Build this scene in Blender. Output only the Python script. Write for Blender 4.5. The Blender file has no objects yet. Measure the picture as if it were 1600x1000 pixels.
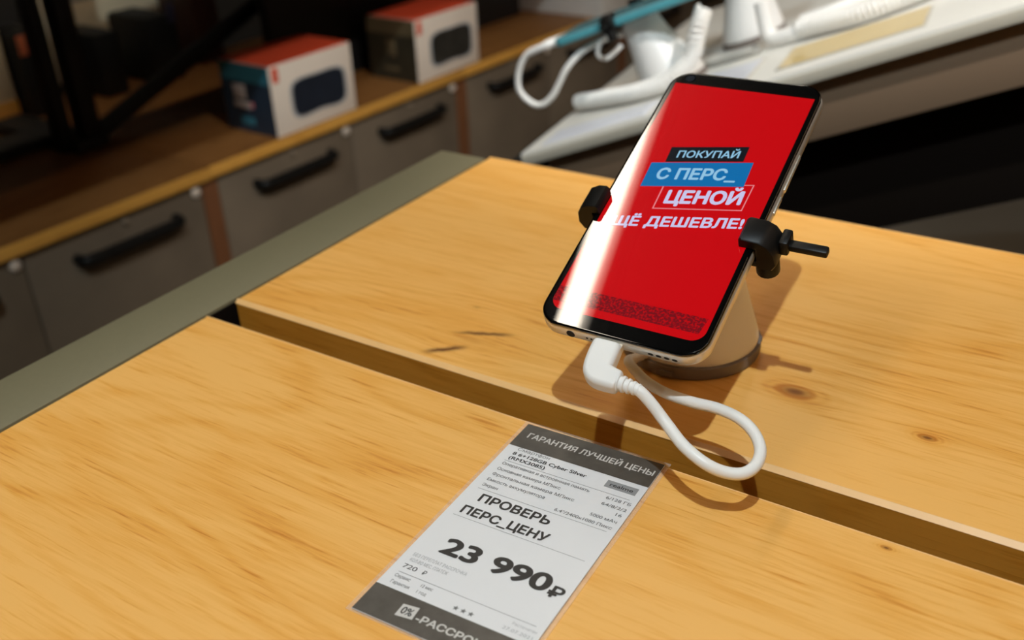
import bpy, bmesh, math, random
from mathutils import Vector, Matrix, geometry

sc = bpy.context.scene
COL = sc.collection
TZ = 0.9                      # table top height above the floor

# ------------------------------------------------------------------ camera
cam_d = bpy.data.cameras.new('camera')
cam = bpy.data.objects.new('camera', cam_d)
COL.objects.link(cam)
RIGHT = Vector((0.84143415, 0.53880226, -0.0409963))
DOWN = Vector((0.23127297, -0.42766278, -0.87385202))
FWD = Vector((-0.48836604, 0.7258076, -0.48446047))
cam.matrix_world = Matrix(((RIGHT.x, -DOWN.x, -FWD.x, 0), (RIGHT.y, -DOWN.y, -FWD.y, 0),
                           (RIGHT.z, -DOWN.z, -FWD.z, TZ + 0.2587), (0, 0, 0, 1)))
cam_d.sensor_width = 36.0
cam_d.lens = 1583.85 * 36.0 / 1600.0
cam_d.clip_start = 0.01
cam_d.clip_end = 50
cam_d.dof.use_dof = True
cam_d.dof.focus_distance = 0.408
cam_d.dof.aperture_fstop = 8.3
sc.camera = cam

# ------------------------------------------------------------------ world, exposure
sc.view_settings.view_transform = 'Standard'
sc.view_settings.look = 'None'
sc.view_settings.exposure = 0.0
sc.view_settings.gamma = 1.0
sc.view_settings.use_curve_mapping = False
w = bpy.data.worlds.new('world')
sc.world = w
w.use_nodes = True
w.node_tree.nodes['Background'].inputs[0].default_value = (1.0, 0.85, 0.68, 1)
w.node_tree.nodes['Background'].inputs[1].default_value = 0.10

SPOT_POWER = 72.0
LAMP_RADIANCE = 23.0

sl = bpy.data.lights.new('spot_beam', 'SPOT')
sl.energy = SPOT_POWER
sl.color = (0.74, 0.88, 0.95)
sl.spot_size = math.radians(120)
sl.spot_blend = 0.8
sl.shadow_soft_size = 0.017
so = bpy.data.objects.new('spot_beam', sl)
COL.objects.link(so)
SPOT_AT = Vector((0.1042, -0.3052, TZ + 1.5235))
so.location = SPOT_AT
so.rotation_euler = (Vector((-0.45, 0.65, TZ)) - SPOT_AT).to_track_quat('-Z', 'Y').to_euler()

sl2 = bpy.data.lights.new('counter_fill_beam', 'SPOT')  # added lamp, out of view, to brighten the counter
sl2.energy = 135.0
sl2.color = (0.95, 0.92, 0.88)
sl2.spot_size = math.radians(38)
sl2.spot_blend = 0.6
sl2.shadow_soft_size = 0.02
so2 = bpy.data.objects.new('counter_fill_beam', sl2)
COL.objects.link(so2)
SPOT2_AT = Vector((0.75, 0.35, TZ + 1.75))
so2.location = SPOT2_AT
SPOT2_TO = Vector((-0.30, 1.16, TZ + 0.05))
so2.rotation_euler = (SPOT2_TO - SPOT2_AT).to_track_quat('-Z', 'Y').to_euler()

# ------------------------------------------------------------------ materials
MATS = {}

def pbsdf(name):
    m = bpy.data.materials.new(name)
    m.use_nodes = True
    MATS[name] = m
    nt = m.node_tree
    return m, nt, nt.nodes['Principled BSDF']

def mat(name, col, rough=0.5, metal=0.0, spec=0.5, coat=0.0, coat_rough=0.03, noise=0.0, nscale=40.0, bump=0.0):
    """a surface with a faint procedural mottle"""
    m, nt, b = pbsdf(name)
    b.inputs['Roughness'].default_value = rough
    b.inputs['Metallic'].default_value = metal
    b.inputs['Specular IOR Level'].default_value = spec
    b.inputs['Coat Weight'].default_value = coat
    b.inputs['Coat Roughness'].default_value = coat_rough
    tc = nt.nodes.new('ShaderNodeTexCoord')
    nz = nt.nodes.new('ShaderNodeTexNoise')
    nz.inputs['Scale'].default_value = nscale
    nz.inputs['Detail'].default_value = 5
    nt.links.new(tc.outputs['Object'], nz.inputs['Vector'])
    mx = nt.nodes.new('ShaderNodeMix')
    mx.data_type = 'RGBA'
    c1 = [max(0, c * (1 - noise)) for c in col]
    c2 = [min(1, c * (1 + noise)) for c in col]
    mx.inputs[6].default_value = (*c1, 1)
    mx.inputs[7].default_value = (*c2, 1)
    nt.links.new(nz.outputs[0], mx.inputs[0])
    nt.links.new(mx.outputs[2], b.inputs['Base Color'])
    if bump:
        bp = nt.nodes.new('ShaderNodeBump')
        bp.inputs['Strength'].default_value = bump
        bp.inputs['Distance'].default_value = 0.0005
        nt.links.new(nz.outputs[0], bp.inputs['Height'])
        nt.links.new(bp.outputs[0], b.inputs['Normal'])
    return m

def lit(name, col, strength=1.0, base=(0.004, 0.004, 0.004)):
    """pixels of a lit display under glass"""
    m, nt, b = pbsdf(name)
    b.inputs['Base Color'].default_value = (*base, 1)
    b.inputs['Roughness'].default_value = 0.22
    b.inputs['Specular IOR Level'].default_value = 0.012
    b.inputs['Coat Weight'].default_value = 1.0
    b.inputs['Coat IOR'].default_value = 1.7
    b.inputs['Coat Roughness'].default_value = 0.016
    b.inputs['Emission Color'].default_value = (*col, 1)
    b.inputs['Emission Strength'].default_value = strength
    return m

def math_node(nt, op, a, b=None, c=None):
    n = nt.nodes.new('ShaderNodeMath')
    n.operation = op
    for i, v in enumerate((a, b, c)):
        if v is None:
            continue
        if isinstance(v, (int, float)):
            n.inputs[i].default_value = v
        else:
            nt.links.new(v, n.inputs[i])
    return n.outputs[0]

def wood(name, light, mid, dark, knots=(), cracks=(), along='X', rough=0.42, seed=0.0):
    """oak: grain along one axis, cathedral figure, fine pores, knots at given places (x, y, radius)"""
    m, nt, b = pbsdf(name)
    tc = nt.nodes.new('ShaderNodeTexCoord')
    sep = nt.nodes.new('ShaderNodeSeparateXYZ')
    nt.links.new(tc.outputs['Object'], sep.inputs[0])
    X, Y, Z = sep.outputs
    if along == 'Y':
        X, Y = Y, X
    core_total = None
    ring_total = None
    yy = Y
    for kx, ky, kr, *kw in knots:
        kw = kw[0] if kw else 1.0
        dx = math_node(nt, 'MULTIPLY', math_node(nt, 'SUBTRACT', X, kx), 0.55)
        dy = math_node(nt, 'SUBTRACT', Y, ky)
        d = math_node(nt, 'SQRT', math_node(nt, 'ADD', math_node(nt, 'MULTIPLY', dx, dx), math_node(nt, 'MULTIPLY', dy, dy)))
        q = math_node(nt, 'DIVIDE', d, kr)
        mask = math_node(nt, 'POWER', 2.718, math_node(nt, 'MULTIPLY', math_node(nt, 'MULTIPLY', q, q), -0.35))
        # the grain is pushed apart round the knot
        push = math_node(nt, 'MULTIPLY', math_node(nt, 'MULTIPLY', mask, dy), -0.55)
        yy = math_node(nt, 'ADD', yy, push)
        core = math_node(nt, 'POWER', 2.718, math_node(nt, 'MULTIPLY', math_node(nt, 'MULTIPLY', q, q), -9.0))
        core = math_node(nt, 'MULTIPLY', core, kw)
        rings = math_node(nt, 'MULTIPLY', math_node(nt, 'ADD', math_node(nt, 'MULTIPLY', math_node(nt, 'SINE', math_node(nt, 'MULTIPLY', q, 17.0)), 0.35), 0.85),
                          math_node(nt, 'POWER', 2.718, math_node(nt, 'MULTIPLY', math_node(nt, 'MULTIPLY', q, q), -1.4)))
        rings = math_node(nt, 'MULTIPLY', rings, kw)
        core_total = core if core_total is None else math_node(nt, 'MAXIMUM', core_total, core)
        ring_total = rings if ring_total is None else math_node(nt, 'MAXIMUM', ring_total, rings)
    for (x0, y0, x1, y1, wd) in cracks:      # short dark resin streaks
        cx, cy = (x0 + x1) / 2, (y0 + y1) / 2
        L = math.hypot(x1 - x0, y1 - y0) / 2
        ca, sa = (x1 - x0) / (2 * L), (y1 - y0) / (2 * L)
        dx = math_node(nt, 'SUBTRACT', X, cx)
        dy = math_node(nt, 'SUBTRACT', Y, cy)
        u = math_node(nt, 'ADD', math_node(nt, 'MULTIPLY', dx, ca), math_node(nt, 'MULTIPLY', dy, sa))
        v = math_node(nt, 'SUBTRACT', math_node(nt, 'MULTIPLY', dy, ca), math_node(nt, 'MULTIPLY', dx, sa))
        wob = nt.nodes.new('ShaderNodeTexNoise')
        wob.inputs['Scale'].default_value = 160
        nt.links.new(tc.outputs['Object'], wob.inputs['Vector'])
        v = math_node(nt, 'ADD', v, math_node(nt, 'MULTIPLY', math_node(nt, 'SUBTRACT', wob.outputs[0], 0.5), wd * 1.6))
        a = math_node(nt, 'DIVIDE', u, L)
        c = math_node(nt, 'DIVIDE', v, wd)
        e = math_node(nt, 'ADD', math_node(nt, 'POWER', math_node(nt, 'ABSOLUTE', a), 4.0), math_node(nt, 'MULTIPLY', c, c))
        core = math_node(nt, 'MULTIPLY', math_node(nt, 'POWER', 2.718, math_node(nt, 'MULTIPLY', e, -1.0)), 1.1)
        core_total = core if core_total is None else math_node(nt, 'MAXIMUM', core_total, core)
    def coord(sx, sy, sz):
        c = nt.nodes.new('ShaderNodeCombineXYZ')
        nt.links.new(math_node(nt, 'MULTIPLY', X, sx), c.inputs[0])
        nt.links.new(math_node(nt, 'MULTIPLY', yy, sy), c.inputs[1])
        nt.links.new(math_node(nt, 'ADD', math_node(nt, 'MULTIPLY', Z, sz), seed), c.inputs[2])
        return c.outputs[0]
    def noise(vec, detail=4, rough_=0.6, dist=0.0):
        n = nt.nodes.new('ShaderNodeTexNoise')
        n.inputs['Scale'].default_value = 1.0
        n.inputs['Detail'].default_value = detail
        n.inputs['Roughness'].default_value = rough_
        n.inputs['Distortion'].default_value = dist
        nt.links.new(vec, n.inputs['Vector'])
        return n.outputs[0]
    broad = noise(coord(3.0, 16.0, 16.0), 3, 0.5, 0.4)       # broad colour bands
    fig = noise(coord(2.2, 11.0, 11.0), 2, 0.45, 0.3)        # field whose contours make the cathedral lines
    lines = math_node(nt, 'MULTIPLY', math_node(nt, 'ADD', math_node(nt, 'SINE', math_node(nt, 'MULTIPLY', fig, 95.0)), 1.0), 0.5)
    lines = math_node(nt, 'POWER', lines, 3.0)
    fine = noise(coord(14.0, 420.0, 420.0), 4, 0.65)         # fibres
    pores = noise(coord(38.0, 900.0, 900.0), 2, 0.5)
    pores = math_node(nt, 'MULTIPLY', math_node(nt, 'MAXIMUM', math_node(nt, 'SUBTRACT', pores, 0.60), 0.0), 2.2)
    dash = noise(coord(34.0, 420.0, 420.0), 3, 0.55)        # short darker flecks
    dash = math_node(nt, 'MULTIPLY', math_node(nt, 'MAXIMUM', math_node(nt, 'SUBTRACT', dash, 0.53), 0.0), 2.0)
    mid_ = noise(coord(5.0, 90.0, 90.0), 3, 0.6, 0.2)
    t = math_node(nt, 'ADD', math_node(nt, 'MULTIPLY', broad, 0.85), math_node(nt, 'MULTIPLY', math_node(nt, 'SUBTRACT', mid_, 0.5), 0.35))
    t = math_node(nt, 'ADD', t, math_node(nt, 'MULTIPLY', dash, 0.85))
    t = math_node(nt, 'ADD', t, math_node(nt, 'MULTIPLY', math_node(nt, 'MULTIPLY', lines, math_node(nt, 'ADD', broad, 0.1)), 0.36))
    t = math_node(nt, 'ADD', t, math_node(nt, 'MULTIPLY', math_node(nt, 'SUBTRACT', fine, 0.5), 1.05))
    t = math_node(nt, 'ADD', t, math_node(nt, 'MULTIPLY', pores, 1.1))
    t = math_node(nt, 'SUBTRACT', t, 0.26)
    if ring_total is not None:
        t = math_node(nt, 'ADD', t, math_node(nt, 'MULTIPLY', ring_total, 0.62))
    warm = noise(coord(3.2, 8.0, 8.0), 4, 0.55, 0.6)         # broad tawny patches
    t = math_node(nt, 'ADD', t, math_node(nt, 'MULTIPLY', math_node(nt, 'SUBTRACT', warm, 0.48), 0.75))
    ramp = nt.nodes.new('ShaderNodeValToRGB')
    cr = ramp.color_ramp
    cr.elements[0].position = 0.12
    cr.elements[0].color = (*light, 1)
    cr.elements[1].position = 0.98
    cr.elements[1].color = (*dark, 1)
    el = cr.elements.new(0.52)
    el.color = (*mid, 1)
    nt.links.new(t, ramp.inputs[0])
    out = ramp.outputs[0]
    if core_total is not None:
        mx = nt.nodes.new('ShaderNodeMix')
        mx.data_type = 'RGBA'
        nt.links.new(math_node(nt, 'MULTIPLY', core_total, 0.9), mx.inputs[0])
        nt.links.new(out, mx.inputs[6])
        mx.inputs[7].default_value = (0.16, 0.055, 0.014, 1)
        out = mx.outputs[2]
    nt.links.new(out, b.inputs['Base Color'])
    b.inputs['Roughness'].default_value = rough
    b.inputs['Specular IOR Level'].default_value = 0.3
    bp = nt.nodes.new('ShaderNodeBump')
    bp.inputs['Strength'].default_value = 0.25
    bp.inputs['Distance'].default_value = 0.0003
    nt.links.new(t, bp.inputs['Height'])
    nt.links.new(bp.outputs[0], b.inputs['Normal'])
    return m

OAK_L, OAK_M, OAK_D = (0.90, 0.480, 0.130), (0.82, 0.390, 0.076), (0.60, 0.205, 0.024)
M_oak_far = wood('oak_far_plank', OAK_L, OAK_M, OAK_D,
                 knots=[(-0.1098, 0.3925, 0.0098), (-0.0501, 0.3849, 0.0042), (-0.268, 0.360, 0.016, 0.12), (-0.2853, 0.3905, 0.0035, 0.3)],
                 cracks=[(-0.2815, 0.3395, -0.2665, 0.3525, 0.0021), (-0.278, 0.3635, -0.253, 0.3735, 0.0016)])
M_oak_near = wood('oak_near_plank', OAK_L, OAK_M, OAK_D,
                  knots=[(-0.0467, 0.308, 0.0022), (-0.1634, 0.2799, 0.0014)], seed=3.7)
M_oak_edge_shade = wood('oak_edge_shade', (0.58, 0.25, 0.030), (0.50, 0.20, 0.018), (0.34, 0.12, 0.008), seed=5.0)  # darker oak: the weak light in the gap is put into the colour
M_cab_edge_lit = wood('amber_oak_edge_lit', (0.72, 0.36, 0.07), (0.62, 0.29, 0.05), (0.45, 0.19, 0.03), along='Y', seed=2.0)  # same oak as the worktop, lightened where the edge catches light
M_oak_cab_shade = wood('oak_worktop_shade', (0.245, 0.105, 0.029), (0.19, 0.076, 0.019), (0.11, 0.042, 0.010), along='Y', seed=9.0, rough=0.5)  # darkened in colour for the shade on the cabinet tops
M_oak_stile = mat('dark_oak_board', (0.16, 0.06, 0.022), 0.5, noise=0.25, nscale=20)
M_arris_light = mat('pale_oak_arris_light', (0.92, 0.54, 0.21), 0.4, noise=0.08, nscale=60)  # light caught on the chamfer, put into a paler colour
M_green = mat('olive_grey_laminate', (0.185, 0.162, 0.092), 0.5, noise=0.05, nscale=300)
M_black = mat('black_plastic', (0.007, 0.0065, 0.006), 0.42, spec=0.22, noise=0.2, nscale=200)
M_blackmetal = mat('black_powder_coat', (0.008, 0.0075, 0.007), 0.6, noise=0.2, nscale=80)
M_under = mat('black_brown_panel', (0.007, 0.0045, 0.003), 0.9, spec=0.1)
M_void = mat('dark_carcass', (0.02, 0.014, 0.01), 0.8, noise=0.2)
M_white = mat('white_plastic', (0.84, 0.82, 0.79), 0.35, noise=0.03, nscale=60)
M_cord = mat('white_cable_sheath', (0.88, 0.86, 0.82), 0.4, noise=0.02, nscale=200)
M_greyrub = mat('grey_rubber', (0.20, 0.165, 0.145), 0.55, noise=0.1, nscale=200)
M_silver = mat('silver_frame', (0.78, 0.74, 0.66), 0.36, metal=0.7, noise=0.04, nscale=100)
M_glass = mat('black_front_glass', (0.002, 0.002, 0.002), 0.25, spec=0.02, coat=1.0, coat_rough=0.016)
MATS['black_front_glass'].node_tree.nodes['Principled BSDF'].inputs['Coat IOR'].default_value = 1.7
M_hole = mat('port_black', (0.004, 0.004, 0.004), 0.7)
M_lens = mat('camera_glass', (0.015, 0.018, 0.025), 0.05)
M_ghost = mat('grey_print_outline', (0.006, 0.007, 0.008), 0.9, spec=0.0)
M_red = lit('screen_red', (0.585, 0.0, 0.003))
M_scrblk = lit('screen_black', (0.006, 0.008, 0.012))
M_scrblue = lit('screen_blue', (0.004, 0.155, 0.42))
M_scrcyan = lit('screen_pale_blue', (0.30, 0.58, 0.80))
M_scrpink = lit('screen_white_violet', (0.62, 0.60, 0.86))
M_scrline = lit('screen_pink_line', (0.85, 0.25, 0.28))

# the crowd-like dark pattern low on the screen
M_pattern, _nt, _b = pbsdf('screen_pattern')
_b.inputs['Base Color'].default_value = (0.004, 0.004, 0.004, 1)
_b.inputs['Roughness'].default_value = 0.22
_b.inputs['Specular IOR Level'].default_value = 0.012
_b.inputs['Coat Weight'].default_value = 1.0
_b.inputs['Coat IOR'].default_value = 1.7
_tc = _nt.nodes.new('ShaderNodeTexCoord')
_n = _nt.nodes.new('ShaderNodeTexNoise')
_n.inputs['Scale'].default_value = 900
_n.inputs['Detail'].default_value = 3
_nt.links.new(_tc.outputs['Object'], _n.inputs['Vector'])
_r = _nt.nodes.new('ShaderNodeValToRGB')
_r.color_ramp.elements[0].position = 0.46
_r.color_ramp.elements[0].color = (0.17, 0.003, 0.008, 1)
_r.color_ramp.elements[1].position = 0.62
_r.color_ramp.elements[1].color = (0.50, 0.001, 0.004, 1)
_nt.links.new(_n.outputs[0], _r.inputs[0])
_nt.links.new(_r.outputs[0], _b.inputs['Emission Color'])
_b.inputs['Emission Strength'].default_value = 1.0
_b.inputs['Coat Roughness'].default_value = 0.016

M_paper = mat('white_paper', (0.78, 0.77, 0.77), 0.45, noise=0.02, nscale=80, coat=0.25, coat_rough=0.12)
M_toner = mat('dark_grey_toner', (0.085, 0.073, 0.060), 0.5, noise=0.55, nscale=120, coat=0.4, coat_rough=0.2)  # strong colour mottle stands in for the sleeve film's uneven sheen
M_ink = mat('black_ink', (0.032, 0.029, 0.027), 0.5)
M_inkgrey = mat('grey_ink', (0.16, 0.155, 0.15), 0.5)
M_inkpale = mat('pale_grey_ink', (0.42, 0.42, 0.42), 0.5)
M_logo = mat('grey_logo_patch', (0.30, 0.30, 0.30), 0.5, noise=0.1, nscale=400)
M_film, _nt, _b = pbsdf('clear_film')
_b.inputs['Base Color'].default_value = (0.85, 0.80, 0.74, 1)
_b.inputs['Roughness'].default_value = 0.12
_b.inputs['Alpha'].default_value = 0.14

M_door = mat('grey_concrete_laminate', (0.150, 0.112, 0.074), 0.6, noise=0.35, nscale=9)
M_knob = mat('pale_metal_knob', (0.62, 0.52, 0.42), 0.4)
M_lock = mat('dull_lock_metal', (0.26, 0.20, 0.14), 0.4)
M_carton_w = mat('white_carton', (0.86, 0.73, 0.60), 0.5, noise=0.03)
M_carton_red = mat('red_orange_print', (0.85, 0.095, 0.035), 0.5, noise=0.15, nscale=12)
M_teal_print = mat('teal_print', (0.04, 0.20, 0.26), 0.5, noise=0.3, nscale=14)
M_navy_print = mat('navy_print', (0.022, 0.040, 0.065), 0.5, noise=0.4, nscale=14)
M_olive_print = mat('dark_olive_print', (0.040, 0.032, 0.018), 0.5, noise=0.5, nscale=16)
M_brownprint = mat('olive_brown_print', (0.14, 0.10, 0.05), 0.5, noise=0.4, nscale=16)
M_palep = mat('pale_print', (0.60, 0.54, 0.50), 0.5, noise=0.2)
M_pinkp = mat('pink_print', (0.7, 0.2, 0.2), 0.5)
M_spk_navy = mat('navy_speaker_picture', (0.012, 0.016, 0.026), 0.5, noise=0.4, nscale=30)
M_spk_camo = mat('camouflage_speaker_picture', (0.03, 0.026, 0.02), 0.5, noise=0.9, nscale=45)
M_sideboard = mat('taupe_side_panel', (0.215, 0.142, 0.088), 0.55, noise=0.05, nscale=6)
M_slab = mat('white_laminate', (0.74, 0.72, 0.66), 0.4, noise=0.02)
M_slabedge = mat('beige_edge_band', (0.54, 0.50, 0.41), 0.5, noise=0.03)
M_tealphone = mat('teal_phone_shell', (0.09, 0.36, 0.42), 0.3, coat=0.5)
M_tealglass = mat('pale_teal_screen', (0.20, 0.45, 0.50), 0.12, coat=0.6)
M_card = mat('blue_white_card', (0.66, 0.68, 0.74), 0.4, coat=0.3)
M_cardy = mat('straw_yellow_card', (0.66, 0.50, 0.22), 0.4, noise=0.1, coat=0.3)
M_wire = mat('grey_wire', (0.33, 0.32, 0.29), 0.4)
M_clearbox = mat('frosted_grey_holder', (0.50, 0.47, 0.41), 0.3, noise=0.06)
M_floor = mat('dark_grey_floor', (0.15, 0.135, 0.11), 0.45, noise=0.15, nscale=3)
M_wall = mat('dark_wall_paint', (0.022, 0.016, 0.011), 0.8, noise=0.1)
M_ceil = mat('black_ceiling', (0.01, 0.01, 0.01), 0.9)
M_cream = mat('cream_card', (0.90, 0.74, 0.50), 0.6, noise=0.1, nscale=8)
M_creamlow = mat('amber_card', (0.90, 0.45, 0.10), 0.6, noise=0.1)
M_orange = mat('orange_card', (0.75, 0.20, 0.09), 0.6, noise=0.15, nscale=10)
M_darkbox = mat('near_black_card', (0.007, 0.007, 0.007), 0.6, noise=0.3)
M_darkred = mat('dark_red_brown_card', (0.045, 0.012, 0.006), 0.6, noise=0.4, nscale=10)
M_violet = mat('dim_violet_card', (0.05, 0.05, 0.10), 0.6, noise=0.2)
M_lamp, _nt, _b = pbsdf('lamp_diffuser')
_b.inputs['Base Color'].default_value = (0.8, 0.8, 0.8, 1)
_b.inputs['Emission Color'].default_value = (1.0, 0.87, 0.70, 1)
_b.inputs['Emission Strength'].default_value = LAMP_RADIANCE
M_lampwarm, _nt, _b = pbsdf('warm_lamp_diffuser')
_b.inputs['Emission Color'].default_value = (1.0, 0.62, 0.35, 1)
_b.inputs['Emission Strength'].default_value = 10.5
M_lampdim, _nt, _b = pbsdf('lamp_side_diffuser')
_b.inputs['Emission Color'].default_value = (1.0, 0.87, 0.70, 1)
_b.inputs['Emission Strength'].default_value = LAMP_RADIANCE * 0.13
M_bulb, _nt, _b = pbsdf('spot_lens')
_b.inputs['Emission Color'].default_value = (0.75, 0.9, 1.0, 1)
_b.inputs['Emission Strength'].default_value = 30

# ------------------------------------------------------------------ mesh helpers
def I4():
    return Matrix.Identity(4)

class MB:
    """collects shapes into one mesh"""
    def __init__(self, xf=None):
        self.v, self.f, self.xf = [], [], xf

    def add(self, verts, faces, xf=None):
        o = len(self.v)
        for p in verts:
            p = Vector(p)
            if xf is not None:
                p = xf @ p
            self.v.append(p)
        self.f += [tuple(i + o for i in f) for f in faces]

    def add_bm(self, bm, xf=None):
        bm.verts.index_update()
        self.add([v.co.copy() for v in bm.verts], [tuple(v.index for v in f.verts) for f in bm.faces], xf)
        bm.free()

    def box(self, a, b, bevel=0.0, seg=2, xf=None):
        bm = bmesh.new()
        bmesh.ops.create_cube(bm, size=1)
        for v in bm.verts:
            v.co = Vector([(a[i] + b[i]) / 2 + v.co[i] * (b[i] - a[i]) for i in range(3)])
        if bevel:
            bmesh.ops.bevel(bm, geom=bm.edges[:], offset=bevel, segments=seg, profile=0.5, affect='EDGES')
        self.add_bm(bm, xf)
        return self

    def rings(self, rings, cap=True, xf=None):
        n = len(rings[0])
        vs = [p for r in rings for p in r]
        fs = []
        for i in range(len(rings) - 1):
            for j in range(n):
                k = (j + 1) % n
                fs.append((i * n + j, i * n + k, (i + 1) * n + k, (i + 1) * n + j))
        if cap:
            fs.append(tuple(range(n))[::-1])
            fs.append(tuple((len(rings) - 1) * n + j for j in range(n)))
        self.add(vs, fs, xf)
        return self

    def tube(self, pts, r, n=14, smooth=6, xf=None, radii=None):
        P = catmull(pts, smooth) if smooth else [Vector(p) for p in pts]
        m = len(P)
        tang = [(P[min(i + 1, m - 1)] - P[max(i - 1, 0)]).normalized() for i in range(m)]
        up = Vector((0, 0, 1)) if abs(tang[0].z) < 0.9 else Vector((1, 0, 0))
        nrm = (up - tang[0] * up.dot(tang[0])).normalized()
        rr = []
        for i in range(m):
            nrm = (nrm - tang[i] * nrm.dot(tang[i])).normalized()
            bi = tang[i].cross(nrm)
            ra = r if radii is None else radii[min(len(radii) - 1, i * len(radii) // m)]
            rr.append([P[i] + (nrm * math.cos(2 * math.pi * k / n) + bi * math.sin(2 * math.pi * k / n)) * ra for k in range(n)])
        self.rings(rr, True, xf)
        return self

    def lathe(self, prof, n=48, xf=None):
        self.rings([[(r * math.cos(2 * math.pi * k / n), r * math.sin(2 * math.pi * k / n), z) for k in range(n)] for r, z in prof], True, xf)
        return self

    def rrprism(self, hx, hy, r, z0, z1, bevel=0.0, seg=3, n=8, cx=0, cy=0, xf=None):
        """rounded rectangle slab; both rims rounded by bevel"""
        rs = []
        if bevel:
            for k in range(seg + 1):
                a = math.pi / 2 * k / seg
                rs.append((bevel * (1 - math.sin(a)), z0 + bevel * (1 - math.cos(a))))
            for k in range(seg + 1):
                a = math.pi / 2 * (seg - k) / seg
                rs.append((bevel * (1 - math.sin(a)), z1 - bevel * (1 - math.cos(a))))
        else:
            rs = [(0, z0), (0, z1)]
        if bevel:
            rs = [(bevel + 0.00015, z0)] + rs + [(bevel + 0.00015, z1)]
        self.rings([[(p[0] + cx, p[1] + cy, z) for p in rrect(hx - i, hy - i, max(r - i, 1e-4), n)] for i, z in rs], True, xf)
        return self

    def poly(self, pts, z, xf=None):
        self.add([(p[0], p[1], z) for p in pts], [tuple(range(len(pts)))], xf)
        return self

    def build(self, name, m, parent=None, smooth=True, origin=None):
        """origin: where the object's own zero lies (world); parent: the thing it belongs to"""
        me = bpy.data.meshes.new(name)
        org = Vector(origin) if origin is not None else (parent_world(parent) if parent is not None else Vector((0, 0, 0)))
        inv = None
        if parent is not None and origin is None:
            inv = world_of(parent).inverted()
        vs = []
        for p in self.v:
            q = self.xf @ p if self.xf is not None else p
            vs.append(inv @ q if inv is not None else q - org)
        me.from_pydata([tuple(v) for v in vs], [], self.f)
        me.validate()
        bm = bmesh.new()
        bm.from_mesh(me)
        if self.f and not getattr(self, 'flat', False):
            bmesh.ops.recalc_face_normals(bm, faces=bm.faces[:])
        bm.to_mesh(me)
        bm.free()
        if smooth:
            me.shade_smooth()
            me.set_sharp_from_angle(angle=math.radians(38))
        me.materials.append(m)
        o = bpy.data.objects.new(name, me)
        COL.objects.link(o)
        if parent is not None:
            o.parent = parent
        else:
            o.location = org
        return o

def world_of(o):
    m = o.matrix_basis.copy()
    while o.parent is not None:
        o = o.parent
        m = o.matrix_basis @ m
    return m

def parent_world(o):
    return world_of(o).translation

def rrect(hx, hy, r, n=8):
    out = []
    for cx, cy, a0 in ((hx - r, hy - r, 0), (-hx + r, hy - r, 90), (-hx + r, -hy + r, 180), (hx - r, -hy + r, 270)):
        for k in range(n + 1):
            a = math.radians(a0 + 90 * k / n)
            out.append((cx + r * math.cos(a), cy + r * math.sin(a)))
    return out

def catmull(pts, s):
    P = [Vector(p) for p in pts]
    P = [P[0] * 2 - P[1]] + P + [P[-1] * 2 - P[-2]]
    out = []
    for i in range(1, len(P) - 2):
        for k in range(s):
            t = k / s
            out.append(0.5 * ((2 * P[i]) + (P[i + 1] - P[i - 1]) * t + (2 * P[i - 1] - 5 * P[i] + 4 * P[i + 1] - P[i + 2]) * t * t
                              + (3 * P[i] - P[i - 1] - 3 * P[i + 1] + P[i + 2]) * t ** 3))
    out.append(P[-2])
    return out

def thing(name, label, cat, mw=None, loc=(0, 0, 0), group=None):
    o = bpy.data.objects.new(name, None)
    o.empty_display_size = 0.05
    COL.objects.link(o)
    o.matrix_basis = mw if mw is not None else Matrix.Translation(Vector(loc))
    o['label'] = label
    o['category'] = cat
    if group:
        o['group'] = group
    return o

def tag(o, label, cat, group=None):
    o['label'] = label
    o['category'] = cat
    if group:
        o['group'] = group
    return o

def structure(o):
    o['kind'] = 'structure'
    return o

def V(x, y, z):
    return Vector((x, y, z + TZ))

# lettering -----------------------------------------------------------------
GLYPHS = {}

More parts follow.
